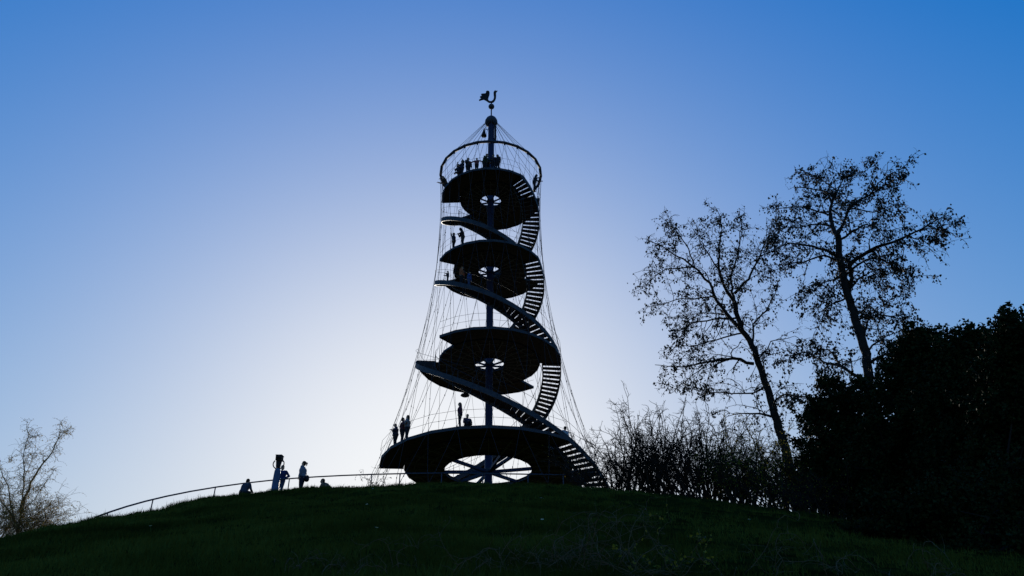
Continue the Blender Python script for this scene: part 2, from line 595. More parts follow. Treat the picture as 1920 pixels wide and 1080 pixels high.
for i in range(4):
    z, R, ri, rh, al = PZ[i], PR[i], PI_[i], PH[i], ARR[i]
    mb = MB()                                    # hub ring round the mast carries the part
    mb.lathe([(rh - .02, z - .22), (rh + .06, z - .22), (rh + .06, z - .065)], 24)
    mb.f = mb.f[:-2]
    mb.lathe([(.27, z - .35), (.32, z - .32), (.32, z - .1), (.27, z - .05)], 16)
    mb.f = mb.f[:-2]
    plat = mb.build('platform', M['steel'], tower)
    plat['label'] = ['wide lowest platform with a large open centre', 'second platform from the ground',
                     'third platform from the ground', 'highest platform under the ring'][i]
    pm = MB()
    sector(pm, rh, ri, 0, 15, z - .06, z)
    pm = pm.mesh('deck_panel')
    pm.materials.append(M['deck'])
    for k in range(NP):
        link('deck_panel', pm, None, plat, None, R_(15 * k))
    # outer landing segments, one on each side
    nseg = 9
    da = SPAN / nseg
    om = MB()
    sector(om, ri + .003, R - .06, 0, da, z - .06, z)
    om = om.mesh('landing_panel')
    om.materials.append(M['deck'])
    rimm = MB()
    rimm.beam(pol(R - .03, 0, z - .07), pol(R - .03, da, z - .07), .06, .2)
    rimm = rimm.mesh('rim_beam')
    rimm.materials.append(M['galv'])
    for side in (0, 180):
        for k in range(nseg):
            a = al + side - SPAN + k * da
            link('landing_panel', om, None, plat, None, R_(a))
            link('rim_beam', rimm, None, plat, None, R_(a))
        a0, a1 = al + side - SPAN, al + side
        em = MB()
        em.beam(pol(ri, a0, z - .09), pol(R - .07, a0, z - .09), .06, .16)
        em.build('end_beam', M['galv'], plat)
        # wire rail above the rim
        w = MB()
        for hgt in (1.08, .55):
            w.tube([pol(R, a, z + hgt) for a in np.linspace(a0, a1, nseg + 1)], .011, 4)
        w.build('rail_wire', M['cable'], plat)
        # posts along the open edge of the inner disc
        for a in np.arange(a1 + 6, a1 + 180 - SPAN - 4, 14):
            p_ = MB()
            p_.tube([pol(ri - .06, a, z - .02), pol(ri - .06, a, z + 1.08)], .022, 6)
            p_.build('railing_post', M['galv'], plat)
        w = MB()
        w.tube([pol(ri - .06, a, z + 1.08) for a in np.linspace(a1, a1 + 180 - SPAN, 8)], .016, 5)
        w.build('rail_wire', M['cable'], plat)
    fm = MB()
    fm.beam(pol(ri - .02, 0, z - .07), pol(ri - .02, 15, z - .07), .05, .15)
    fm = fm.mesh('inner_rim')
    fm.materials.append(M['steel'])
    ribm = MB()
    ribm.beam(pol(rh + .08, 0, z - .145), pol(ri - .06, 0, z - .145), .05, .16)
    ribm = ribm.mesh('rib')
    ribm.materials.append(M['rib'])
    braces = []
    for rj in (rh + (ri - rh) * .38, rh + (ri - rh) * .74):
        bm_ = MB()
        bm_.beam(pol(rj, .6, z - .10), pol(rj, 14.4, z - .10), .05, .07)
        bm_ = bm_.mesh('cross_brace')
        bm_.materials.append(M['rib'])
        braces.append(bm_)
    for k in range(NP):
        link('inner_rim', fm, None, plat, None, R_(15 * k))
        link('rib', ribm, None, plat, None, R_(15 * k))
        for bm_ in braces:
            link('cross_brace', bm_, None, plat, None, R_(15 * k))
    spm = MB()
    spm.beam(pol(.33, 0, z - .26), pol(rh, 0, z - .16), .15 if i == 0 else .08, .2 if i == 0 else .12)
    spm = spm.mesh('spoke')
    spm.materials.append(M['mast'] if i == 0 else M['steel'])
    for a in ((-140, -74, -60, -8, 48, 106, 130, 174) if i == 0 else [45 * k + 20 for k in range(8)]):
        link('spoke', spm, None, plat, None, R_(a))

# stairs: two helices, same hand, half a turn apart
FL = [(1.3, 8.0, 58.0 - 180, -46.0 - 180, 34), (8.0, 16.0, -46.0, -180.0, 40),
      (16.0, 24.0, -19.0, -208.0, 40), (24.0, 31.0, -63.0, -233.0, 35)]
for half in (0, 180):
    for fi, (za, zb, ta, tb_, ns) in enumerate(FL):
        ta, tb_ = ta + half, tb_ + half
        K = 48
        sm = MB()
        zz = np.linspace(za, zb, K + 1)
        tt = np.linspace(ta, tb_, K + 1)
        # outer stringer is the staircase part itself
        for (fr, th) in ((1, .06),):
            for k in range(K):
                sm.beam(pol(Rz(zz[k]) - .05, tt[k], zz[k] - .06), pol(Rz(zz[k + 1]) - .05, tt[k + 1], zz[k + 1] - .06), th, .34)
        stair = sm.build('staircase', M['galv'], tower)
        si = MB()
        for k in range(K):
            si.beam(pol(Iz(zz[k]) + .05, tt[k], zz[k] - .06), pol(Iz(zz[k + 1]) + .05, tt[k + 1], zz[k + 1] - .06), .05, .34)
        si.build('inner_stringer', M['steel'], stair)
        rise = (zb - za) / ns
        dth = (tb_ - ta) / ns
        for k in range(ns):
            zt = za + rise * (k + .8)
            a0 = ta + dth * k
            tm = MB()
            sector(tm, Iz(zt) + .07, Rz(zt) - .07, a0 + dth * 1.1, a0 - dth * .1, zt - .078, zt)
            tm.build('tread', M['tread'], stair)
        for k in range(1, ns, 4):
            f = k / ns
            zc = za + (zb - za) * f
            ac = ta + (tb_ - ta) * f
            pm = MB()
            pm.tube([pol(Iz(zc) + .02, ac, zc - .1), pol(Iz(zc) + .02, ac, zc + 1.05)], .02, 6)
            pm.build('railing_post', M['galv'], stair)
        for edge in (0, 1):
            hm = MB()
            f = Iz if edge == 0 else Rz
            off = .02 if edge == 0 else .0
            hm.tube([pol(f(z_) + off, t_, z_ + 1.05) for z_, t_ in zip(zz, tt)], .016 if edge == 0 else .011, 5)
            hm.build('handrail', M['cable'], stair)

# hanging lamp under the first long flight
lp = at(872, 741, 48.6)
mb = MB()
mb.lathe([(.04, .12), (.26, .04), (.3, -.02), (.24, -.06)], 14, lp)
mb.tube([lp + np.array([0, 0, .1]), lp + np.array([0, 0, .75])], .02, 5)
mb.build('hanging_lamp', M['black'], tower, True)

# ------------------------------------------------------------------ handrail along the hilltop path
rail_px = [(178, 969.5), (199, 961), (237, 948), (267, 939), (300, 931), (350, 921), (400, 912), (456, 905), (512, 899), (544, 895.5),
           (587, 893), (640, 890.5), (696, 888), (758, 886.5), (830, 886), (900, 886.5), (980, 888), (1060, 890)]
rail3 = []
for (px, py) in rail_px:
    G = behind_brow(px, py, 1.0, 24)
    rail3.append(np.array([G[0], G[1], G[2] + 1.0]))
rail3 = np.array(rail3)
for _ in range(3):                               # a real rail runs evenly
    rail3[1:-1] = (rail3[:-2] + 2 * rail3[1:-1] + rail3[2:]) / 4
rail = thing('handrail', 'thin steel handrail curving along the hilltop path', 'railing',
             (rail3[8][0], rail3[8][1], gz(rail3[8][0], rail3[8][1])))
mb = MB()
mb.tube(rail3, .032, 8)
mb.build('top_rail', M['steel'], rail, True)
low = np.array([p - np.array([0, 0, .78]) for p in rail3[9:14]])
mb = MB()
mb.tube(low, .018, 6)
mb.build('lower_rail', M['steel'], rail, True)
for px in (202, 288, 403, 543, 696, 749, 830, 905, 990, 1055):
    j = np.argmin([abs(project(q)[0] - px) for q in np.concatenate([np.linspace(rail3[k], rail3[k + 1], 20) for k in range(len(rail3) - 1)])])
    q = np.concatenate([np.linspace(rail3[k], rail3[k + 1], 20) for k in range(len(rail3) - 1)])[j]
    mb = MB()
    mb.tube([(q[0], q[1], gz(q[0], q[1]) - .3), q - np.array([0, 0, .01])], .026, 8)
    mb.build('post', M['steel'], rail, True)

# ------------------------------------------------------------------ coin viewer on its post
tp = behind_brow(525, 853, 1.78)
tele = thing('coin_viewer', 'coin-operated viewer with dark head on a pale blue-white post', 'viewer', tp)
mb = MB()
mb.lathe([(.21, -.1), (.21, .06), (.17, .08), (.16, .6), (.14, 1.0), (.11, 1.12)], 16, tp)
mb.build('post', M['white_post'], tele, True)
mb = MB()
yk = [tp + np.array([.25 * math.sin(a), 0, 1.36 - .24 * math.cos(a)]) for a in np.linspace(-2.3, 2.3, 19)]
mb.tube(yk, .028, 6)
mb.tube([tp + np.array([0, 0, 1.08]), tp + np.array([0, 0, 1.16])], .06, 8)
mb.build('yoke', M['galv'], tele, True)
mb = MB()
c = tp + np.array([0, 0, 1.63])
mb.box(c, (.135, 0, 0), (0, .2, .03), (0, -.02, .11))
mb.box(c + np.array([0, 0, .125]), (.15, 0, 0), (0, .22, .03), (0, 0, .014))
mb.tube([tp + np.array([0, -.02, 1.18]), tp + np.array([0, 0, 1.52])], [.1, .14], 10)
mb.build('viewer_head', M['black'], tele)
for s in (-1, 1):
    mb = MB()
    mb.tube([c + np.array([s * .065, -.2, -.02]), c + np.array([s * .065, -.29, -.035])], .05, 10)
    mb.build('eyepiece', M['black'], tele, True)


# ------------------------------------------------------------------ people
def remesh(mb, vox, name, shrink=0.45):
    me = mb.mesh(name)
    ob = bpy.data.objects.new('tmp', me)
    COL.objects.link(ob)
    md = ob.modifiers.new('r', 'REMESH')
    md.mode = 'VOXEL'
    md.voxel_size = vox
    ms = ob.modifiers.new('s', 'SMOOTH')
    ms.factor = 0.5
    ms.iterations = 3
    de = ob.modifiers.new('d', 'DECIMATE')
    de.ratio = shrink
    dg = bpy.context.evaluated_depsgraph_get()
    out = bpy.data.meshes.new_from_object(ob.evaluated_get(dg))
    out.name = name
    bpy.data.objects.remove(ob)
    bpy.data.meshes.remove(me)
    out.polygons.foreach_set('use_smooth', [True] * len(out.polygons))
    return out


def join_mesh(me, mb, name):
    nv = len(me.vertices)
    co = np.empty(nv * 3, np.float32)
    me.vertices.foreach_get('co', co)
    vs_ = [tuple(v) for v in co.reshape(-1, 3).tolist()] + mb.v
    fs_ = [tuple(p.vertices) for p in me.polygons] + [tuple(i + nv for i in f) for f in mb.f]
    out = bpy.data.meshes.new(name)
    out.from_pydata(vs_, [], fs_)
    out.polygons.foreach_set('use_smooth', [True] * len(out.polygons))
    bpy.data.meshes.remove(me)
    return out


def nrm(v):
    v = np.asarray(v, float)
    return v / np.linalg.norm(v)


ARMS = {  # (upper arm dir, forearm dir) for the right side; x is mirrored for the left
    'down': ((.16, .02, -1), (.03, .2, -1)),
    'camera': ((.75, .45, -.35), (-.45, .35, .9)),
    'spread': ((.85, .1, -.45), (.8, .2, -.35)),
    'rail': ((.15, .45, -.85), (-.05, .95, -.05)),
    'hip': ((.55, -.2, -.8), (-.6, .35, -.5)),
    'up': ((.45, .3, .75), (.1, .25, .95)),
    'out': ((.5, .75, -.25), (.1, 1, .0)),
    'lap': ((.15, .3, -.9), (-.35, .8, -.2)),
    'fold': ((.2, .25, -.95), (-.75, .5, .15)),
}


def person(label, foot, face, h, arms=('down', 'down'), lean=0, head=0, legs='stand', top='navy', topc=(.03, .035, .06),
           pants='black', pantc=(.02, .02, .025), hair='short', hairc=(.03, .02, .015), vox=.016, bulk=1.3, seat=0.0):
    foot = np.asarray(foot, float)
    root = thing('person', label, 'person', foot, 'visitors')
    fw = np.array([math.cos(R_(face)), math.sin(R_(face)), 0])
    rt = np.array([fw[1], -fw[0], 0])

    def W(p):
        return foot + (rt * p[0] + fw * p[1]) * h + np.array([0, 0, p[2] * h])
    sit = legs in ('sit', 'ground')
    hz = .52 if not sit else (.075 + seat / h)
    ca, sa = math.cos(R_(lean)), math.sin(R_(lean))

    def U(x, y, z):                              # upper body, leaned forward about the hips
        z = z - .52
        return np.array([x, y * ca + z * sa, hz + z * ca - y * sa])
    J = dict(pel=U(0, 0, .53), waist=U(0, .0, .6), chest=U(0, .0, .72), neck=U(0, -.005, .825))
    nb = U(0, -.005, .83)
    hv = nrm([0, math.sin(R_(lean * .6 + head)), math.cos(R_(lean * .6 + head))])
    hf = np.cross(hv, [1, 0, 0])
    hf = -hf if hf[1] < 0 else hf
    hc = nb + hv * .095
    b, t, p, cl_ = MB(), MB(), MB(), .010
    wd = bulk

    def c(mbx, a, e, ra, rb, ex=0.0):
        mbx.cap(W(a), W(e), (ra * h) + ex, (rb * h) + ex)
    # torso
    for mbx, ex in ((b, 0), (t, .014)):
        for s in (-1, 1):
            c(mbx, J['pel'] + [s * .035, 0, 0], J['waist'] + [s * .03, 0, 0], .062 * wd, .056 * wd, ex)
            c(mbx, J['waist'] + [s * .03, 0, 0], J['chest'] + [s * .04, 0, 0], .056 * wd, .066 * wd, ex)
            c(mbx, J['chest'] + [s * .04, 0, 0], U(s * .075, 0, .795), .064 * wd, .04, ex)
        c(mbx, J['chest'], J['neck'] - [0, 0, .015], .06, .035, ex)
    c(b, J['neck'], hc, .032, .034)
    # head with jaw, nose, lips, ears
    A = np.array([rt, rt * 0 + fw * hf[1] + np.array([0, 0, hf[2]]), fw * hv[1] + np.array([0, 0, hv[2]])])
    b.ball(W(hc + hv * .008), np.array([.049, .058, .062]) * h, 12, 9, A)
    b.ball(W(hc - hv * .03 + hf * .014), np.array([.037, .042, .04]) * h, 10, 7, A)
    b.ball(W(hc - hv * .008 + hf * .06), np.array([.009, .014, .016]) * h, 8, 5, A)
    b.ball(W(hc - hv * .034 + hf * .053), np.array([.018, .006, .006]) * h, 8, 5, A)
    for s in (-1, 1):
        b.ball(W(hc + np.array([s * .05, 0, 0])), np.array([.007, .014, .02]) * h, 6, 5, A)
    fing = MB()
    hands = []
    for s, a in ((1, arms[0]), (-1, arms[1])):
        ud, fd = (np.array(q) * [s, 1, 1] for q in ARMS[a])
        ud, fd = nrm(ud), nrm(fd)
        sh = U(s * .105 * (.5 + .5 * wd), 0, .795)
        el = sh + ud * .165
        wr = el + fd * .145
        c(b, sh, el, .031, .026)
        c(b, el, wr, .025, .018)
        c(t, sh, el, .033, .029, .012)
        c(t, el, wr - fd * .01, .028, .022, .012)
        side = nrm(np.cross(fd, [0, 0, 1]) + [1e-3, 0, 0]) if abs(fd[2]) < .9 else np.array([0, 1., 0])
        nrmv = np.cross(side, fd)
        pc = wr + fd * .03
        b.ball(W(pc), np.array([.026, .014, .036]) * h, 8, 6,
               np.array([rt * side[0] + fw * side[1] + [0, 0, side[2]], rt * nrmv[0] + fw * nrmv[1] + [0, 0, nrmv[2]],
                         rt * fd[0] + fw * fd[1] + [0, 0, fd[2]]]))
        for q, (o_, ln) in enumerate(((-.019, .04), (-.006, .047), (.007, .044), (.019, .034))):
            k0 = wr + fd * .045 + side * o_
            k1 = k0 + fd * ln * .55 + nrmv * -.006
            k2 = k1 + nrm(fd - nrmv * .8) * ln * .5
            fing.tube([W(k0), W(k1), W(k2)], [.0058 * h, .0052 * h, .004 * h], 6)
        k0 = wr + fd * .012 + side * -.02
        k1 = k0 + nrm(fd - side * .9) * .03
        fing.tube([W(k0), W(k1), W(k1 + nrm(fd - side * .2) * .024)], [.0072 * h, .0062 * h, .0045 * h], 6)
        hands.append(W(wr + fd * .06))
    shoes = []
    for s in (-1, 1):
        hp = np.array([s * .052, J['pel'][1] * 0, hz - .01])
        if legs == 'stand':
            kn, an = np.array([s * .055, .012, .28]), np.array([s * .06, -.012, .045])
        elif legs == 'stride':
            kn, an = np.array([s * .05, .03 + s * .06, .28]), np.array([s * .05, s * .11, .05])
        elif legs == 'sit':
            kn, an = np.array([s * .07, .24, hz + .01]), np.array([s * .07, .25, hz - .22])
        else:
            kn, an = np.array([s * .1, .17, .24]), np.array([s * .08, .28, .05])
        c(b, hp, kn, .05, .035)
        c(b, kn, an, .034, .021)
        c(p, hp, kn, .053 * wd, .039, .008)
        c(p, kn, an + nrm(kn - an) * .01, .038, .03, .008)
        if legs == 'ground' and s > 0:
            pass
        ft = an + np.array([0, .055, -.022])
        c(b, an, ft, .02, .016)
        sm = MB()
        sm.cap(W(an + [0, -.012, -.018]), W(ft + [0, .012, 0]), .026 * h, .021 * h, 8)
        shoes.append(sm)
    c(p, J['pel'] - [.03, 0, .01], J['pel'] + [.03, 0, -.01], .066 * wd, .066 * wd, .004)
    bme = remesh(b, vox, 'body')
    bme = join_mesh(bme, fing, 'body')
    bo = link('body', bme, M['skin'], root)
    link('jacket', remesh(t, vox, 'jacket'), cloth(top, topc), root)
    link('trousers', remesh(p, vox, 'trousers'), cloth(pants, pantc), root)
    for sm in shoes:
        sm.build('shoe', M['shoe'], root, True)
    hm = MB()
    hm.ball(W(hc + hv * .02 - hf * .008), np.array([.055, .062, .06]) * h, 12, 8, A)
    hm.ball(W(hc - hv * .012 - hf * .026), np.array([.05, .04, .055]) * h, 10, 7, A)
    if hair == 'long':
        hm.cap(W(hc - hf * .03), W(hc - hv * .12 - hf * .045), .048 * h, .03 * h)
    if hair == 'pony':
        hm.cap(W(hc + hv * .025 - hf * .06), W(hc + hv * .005 - hf * .095), .018 * h, .022 * h)
        hm.cap(W(hc + hv * .005 - hf * .095), W(hc - hv * .075 - hf * .085), .024 * h, .01 * h)
    if hair == 'hood':
        hm.ball(W(hc - hv * .01 - hf * .012), np.array([.064, .066, .08]) * h, 12, 8, A)
    link('hair' if hair != 'hood' else 'hood', remesh(hm, vox * .8, 'hair', .5),
         cloth('hair%.3f' % hairc[0], hairc) if hair != 'hood' else cloth(top, topc), root)
    for s in (-1, 1):
        em = MB()
        em.ball(W(hc + hv * .006 + hf * .052 + np.array([s * .019, 0, 0])), .006 * h, 8, 6)
        em.build('eye', M['eye'], bo, True)
    return root, hands, W


def rim_spot(i, px, inset=.35, py=None):
    """spot on the near rim of platform i that projects to px"""
    best = min(np.arange(-180, 5, .5), key=lambda a: abs(project(pol(PR[i] - inset, a, PZ[i]))[0] - px))
    return pol(PR[i] - inset, best, PZ[i])


def rim_far_dir(P, add=0):
    return math.degrees(math.atan2(P[1], P[0])) + add


# highest platform
P = rim_spot(3, 836, .3)
person('person leaning far out over the left edge of the highest platform', P, rim_far_dir(P, 10), 1.72, ('rail', 'rail'), 28, 10, top='brown', topc=(.08, .05, .03))
P = rim_spot(3, 861, .3)
person('person crouching low at the left end of the row on the highest platform', P, -120, 1.66, ('lap', 'rail'), 18, 0, legs='ground', bulk=1.4, seat=.35)
P = rim_spot(3, 913, .9)
person('person standing close to the left side of the mast on the highest platform', P, -100, 1.74, ('down', 'fold'), 2, 0, bulk=1.3, top='charcoal', topc=(.04, .04, .045))
P = rim_spot(3, 866, .35)
person('person raising both hands to the face, left in the row on the highest platform', P, -140, 1.66, ('camera', 'camera'), 4, 0, bulk=1.35)
P = rim_spot(3, 877, .5)
person('tall person standing close behind the one with raised hands on the highest platform', P, -60, 1.82, ('fold', 'down'), 3, 0, bulk=1.4, top='charcoal', topc=(.04, .04, .045))
P = rim_spot(3, 893.5, .4)
person('slim child with arms held away from the sides on the highest platform', P, -100, 1.45, ('spread', 'spread'), 0, 5, hair='long', top='rose', topc=(.2, .06, .07))
P = rim_spot(3, 907.5, .4)
person('person bent over the rail just left of the mast on the highest platform', P, -40, 1.68, ('rail', 'rail'), 24, 14, bulk=1.35, top='green', topc=(.03, .06, .04))
P = rim_spot(3, 925, .45)
person('person half hidden behind the right side of the mast on the highest platform', P, -80, 1.75, ('down', 'fold'), 2, 0, hair='long')
P = rim_spot(3, 933.5, .4)
person('person in a bulky coat right of the mast on the highest platform', P, -115, 1.7, ('down', 'down'), 4, 0, top='coat', topc=(.025, .025, .035), bulk=1.25, hair='hood')
P = rim_spot(3, 1002, .3)
person('person in a hooded coat propped on the right edge of the highest platform', P, -20, 1.75, ('rail', 'rail'), 18, 8, bulk=1.2, hair='hood', top='slate', topc=(.04, .045, .06))
# third platform
P = rim_spot(2, 850.5, .35)
person('person pointing outwards with a raised arm on the third platform', P, -170, 1.68, ('up', 'down'), 5, 0)
P = rim_spot(2, 867.5, .45)
person('heavy-set person with lowered head at the left of the third platform', P, -165, 1.82, ('fold', 'fold'), 14, 18, bulk=1.25, hair='hood', top='coat', topc=(.025, .025, .035))


def stair_spot(fi, px, inset):
    za, zb, ta, tb_, ns = FL[fi]
    best = None
    for f in np.linspace(.3, .95, 261):
        z = za + (zb - za) * f
        k = math.floor(f * ns)
        zt = za + (zb - za) / ns * (k + .8)
        P = pol(Rz(z) - inset, ta + (tb_ - ta) * (k + .5) / ns, zt)
        e = abs(project(P)[0] - px)
        if best is None or e < best[0] - 1e-6:
            best = (e, P)
        if e < 1.5:
            return P
    return best[1]


P = stair_spot(2, 838, .35)
person('small child whose head shows over the stair between second and third platform', P, -160, 1.02, ('rail', 'rail'), 4, 0, vox=.012)
P = stair_spot(2, 863, .45)
person('woman with long reddish hair and rust jacket on the upper open stair', P, -30, 1.62, ('down', 'fold'), 4, 6, hair='long', hairc=(.28, .09, .03), top='rust', topc=(.35, .11, .05))
P = stair_spot(2, 879, .4)
person('child in a blue jacket walking down the open stair behind the woman', P, -30, 1.32, ('rail', 'down'), 6, 6, legs='stand', top='blue', topc=(.05, .09, .28), pants='jeans', pantc=(.05, .07, .14), vox=.013)
# lowest platform
P = rim_spot(0, 740, .35)
person('person in a dark coat nearest the left edge of the lowest platform', P, -150, 1.66, ('hip', 'rail'), 8, 0, bulk=1.6)
P = rim_spot(0, 752.5, .4)
person('tall person in the middle of the group of three on the lowest platform', P, 20, 1.82, ('hip', 'fold'), 0, 0, bulk=1.55, top='maroon', topc=(.1, .03, .035))
P = rim_spot(0, 762.5, .35)
person('person in a pale top, right of the group of three on the lowest platform', P, 170, 1.78, ('fold', 'hip'), 2, 0, bulk=1.5, hair='long', top='pale', topc=(.2, .18, .19))
P = rim_spot(0, 862, .3)
person('slim woman standing with a hand on the hip on the lowest platform', P, -175, 1.72, ('hip', 'down'), 3, 5, hair='long', top='wine', topc=(.09, .03, .05))
P = rim_spot(0, 876, .35)
person('person sitting on the deck beside the standing woman on the lowest platform', P, -70, 1.62, ('fold', 'lap'), 10, 0, legs='ground', top='plum', topc=(.07, .04, .08), hair='long')
P = rim_spot(0, 1061, .35)
person('person in a light grey top sitting at the right rim of the lowest platform', P, 120, 1.7, ('lap', 'lap'), 6, 0, legs='ground', top='lightgrey', topc=(.5, .5, .55))
# hilltop
G = behind_brow(460, 897, .95, 26)
person('child in a dark top with pale sleeves sitting on the brow of the hill', G, 60, 1.5, ('lap', 'lap'), 20, 4, bulk=1.55, legs='ground', top='greyblue', topc=(.05, .055, .08), hair='short', vox=.01, seat=.2)
G = behind_brow(531, 873, 1.6, 26)
person('person in a blue jacket standing behind the coin viewer', G, -95, 1.62, ('hip', 'hip'), 4, 0, top='royal', topc=(.02, .03, .1), pants='jeans', pantc=(.05, .07, .14), vox=.01, bulk=1.45)
G = behind_brow(571, 864, 1.66, 26)
pw, hands, Wp = person('woman with a ponytail and grey-white jacket standing at the handrail', G, 172, 1.66, ('down', 'down'), 2, 0, bulk=1.4, hair='pony', top='greywhite', topc=(.17, .18, .23), pants='navy2', pantc=(.02, .025, .045), vox=.01)
bp_ = Wp((.07, -.12, .5))
bag = thing('shoulder_bag', 'dark shoulder bag hanging behind the woman with the ponytail', 'bag', bp_)
mb = MB()
mb.cap(Wp((.06, -.11, .47)), Wp((.06, -.12, .53)), .13, .11, 10)
bag_me = remesh(mb, .02, 'bag_body')
link('bag_body', bag_me, M['black'], bag)
mb = MB()
mb.tube([Wp((.06, -.11, .56)), Wp((.06, -.07, .7)), Wp((.07, -.01, .855)), Wp((.07, .06, .76)), Wp((.07, .05, .62)), Wp((.06, -.06, .52))], .014, 6)
mb.build('strap', M['black'], bag)
G = behind_brow(622, 903, .6, 26)
person('person sitting low in the grass, only head and shoulders showing', G, 178, 1.7, ('lap', 'lap'), 52, -25, bulk=1.7, legs='ground', top='tan', topc=(.16, .12, .09), hair='short', vox=.012)


# ------------------------------------------------------------------ trees and shrubs
def wander(p, d, L, n, rg, jit=.25, droop=0.0, lift=0.0):
    pts = [np.array(p, float)]
    d = nrm(d)
    for k in range(n):
        d = nrm(d + rg.normal(0, jit, 3) + np.array([0, 0, lift - droop * (k / n)]))
        pts.append(pts[-1] + d * L / n)
    return np.array(pts)


def leaves(name, P, size, m, parent, rg, hang=1.0, width=.42, kind='stuff'):
    """folded diamond leaves, hanging or scattered"""
    P = np.asarray(P, float)
    n_ = len(P)
    s = size * rg.uniform(.6, 1.35, n_)[:, None]
    d = rg.normal(0, 1, (n_, 3))
    d /= np.linalg.norm(d, axis=1)[:, None]
    d = d * (1.0 if hang < .5 else .55) + np.array([0, 0, -1.0]) * hang
    d /= np.linalg.norm(d, axis=1)[:, None]
    q = rg.normal(0, 1, (n_, 3))
    w_ = np.cross(d, q)
    w_ /= np.linalg.norm(w_, axis=1)[:, None]
    nv = np.cross(d, w_)
    V = np.empty((n_, 4, 3))
    V[:, 0] = P
    V[:, 1] = P + d * s * .45 + w_ * s * width + nv * s * .12
    V[:, 2] = P + d * s
    V[:, 3] = P + d * s * .45 - w_ * s * width + nv * s * .12
    T = np.concatenate([V[:, [0, 1, 2]], V[:, [0, 2, 3]]])
    return link(name, tri_mesh(name, T.astype(np.float32)), m, parent, kind)


def resample(P, step):
    P = np.asarray(P, float)
    seg = np.linalg.norm(np.diff(P, axis=0), axis=1)
    t = np.concatenate([[0], np.cumsum(seg)])
    n_ = max(3, int(t[-1] / step))
    tt_ = np.linspace(0, t[-1], n_ + 1)
    return np.stack([np.interp(tt_, t, P[:, k]) for k in range(3)], 1), t[-1]


def traced_tree(label, dist, limbs, seed, leaf_n, leaf_size, group, spread=2.2, name='tree'):
    rg = np.random.default_rng(seed)
    T = TB()
    tips = []
    base = None
    limb3 = []
    for li, (pxs, w0, w1) in enumerate(limbs):
        if li == 0:
            P3 = np.array([at(x, y, dist) for x, y in pxs])
            off = np.zeros(len(pxs))
        else:
            off = np.linspace(0, 1, len(pxs)) ** 1.2 * rg.uniform(-spread, spread)
            # start on the depth of the limb it leaves
            s0 = pxs[0]
            bd = 1e9
            o0 = 0
            for Q, pq, oq in limb3:
                for k in range(len(pq)):
                    e = math.hypot(pq[k][0] - s0[0], pq[k][1] - s0[1])
                    if e < bd:
                        bd, o0 = e, oq[k]
            off = off + o0
            P3 = np.array([at(x, y, dist + o) for (x, y), o in zip(pxs, off)])
        limb3.append((P3, pxs, off))
        if li == 0:
            b0 = P3[0]
            dirn = P3[0] - P3[1]
            dirn = dirn / max(-dirn[2], 1e-3)
            gzv = gz(b0[0], b0[1])
            if b0[2] > gzv - .3:
                ext = b0 + np.array([dirn[0] * .3, dirn[1] * .3, -1]) * (b0[2] - gzv + .4)
                P3 = np.concatenate([[ext], P3])
            base = P3[0]
        Q, L = resample(P3, .35)
        Q[1:-1] += rg.normal(0, .028, Q[1:-1].shape)
        rad = np.linspace(w0, w1, len(Q))
        if li == 0:
            rad[0] *= 1.35
        T.tube(Q, rad, 8)
        # side branches
        k0 = int(len(Q) * (.45 if li == 0 else .18))
        for k in range(k0, len(Q)):
            nbr = 0 if rg.random() < (.4 if li == 0 else .1) else (2 if rg.random() < .5 else 1)
            for _ in range(nbr):
                tdir = nrm(Q[min(k + 1, len(Q) - 1)] - Q[k - 1])
                d = nrm(tdir * .6 + rg.normal(0, .75, 3) + np.array([0, 0, .15]))
                fr = (k / len(Q))
                Lb = rg.uniform(.7, 2.3) * (1.15 - .72 * fr)
                r0 = min(max(.017, rad[k] * .5), .04)
                B = wander(Q[k], d, Lb, 6, rg, .26, .22)
                T.tube(B, np.linspace(r0, .008, len(B)), 4, False)
                tips.extend(B[2:])
                for j in range(1, 7):
                    if rg.random() < .95:
                        d2 = nrm(nrm(B[j] - B[j - 1]) * .5 + rg.normal(0, .8, 3))
                        C = wander(B[j], d2, rg.uniform(.3, .8) * (1.1 - .55 * fr), 4, rg, .3, .35)
                        T.tube(C, np.linspace(.012, .007, len(C)), 3, False)
                        tips.extend(C[1:])
                        for e_ in (2, 3):
                            E_ = wander(C[e_], rg.normal(0, 1, 3) - [0, 0, .3], rg.uniform(.12, .35), 3, rg, .3, .3)
                            T.tube(E_, np.linspace(.007, .005, 4), 3, False)
                            tips.append(E_[-1])
    tree = thing(name, label, 'tree', base, group)
    T.build('trunk', M['bark'], tree, True)
    tips = np.array(tips)
    # leaves gather in tufts, with single ones between
    nt_ = leaf_n * 6 // 100
    tuft = np.repeat(tips[rg.integers(0, len(tips), nt_)], 11, axis=0)
    tuft = tuft + rg.normal(0, 1, tuft.shape) * np.repeat(rg.uniform(.06, .16, nt_), 11)[:, None]
    single = tips[rg.integers(0, len(tips), leaf_n * 38 // 100)]
    bunch = np.concatenate([tuft, single])
    leaves('crown', bunch, leaf_size, M['leaf'], tree, rg)
    return tree


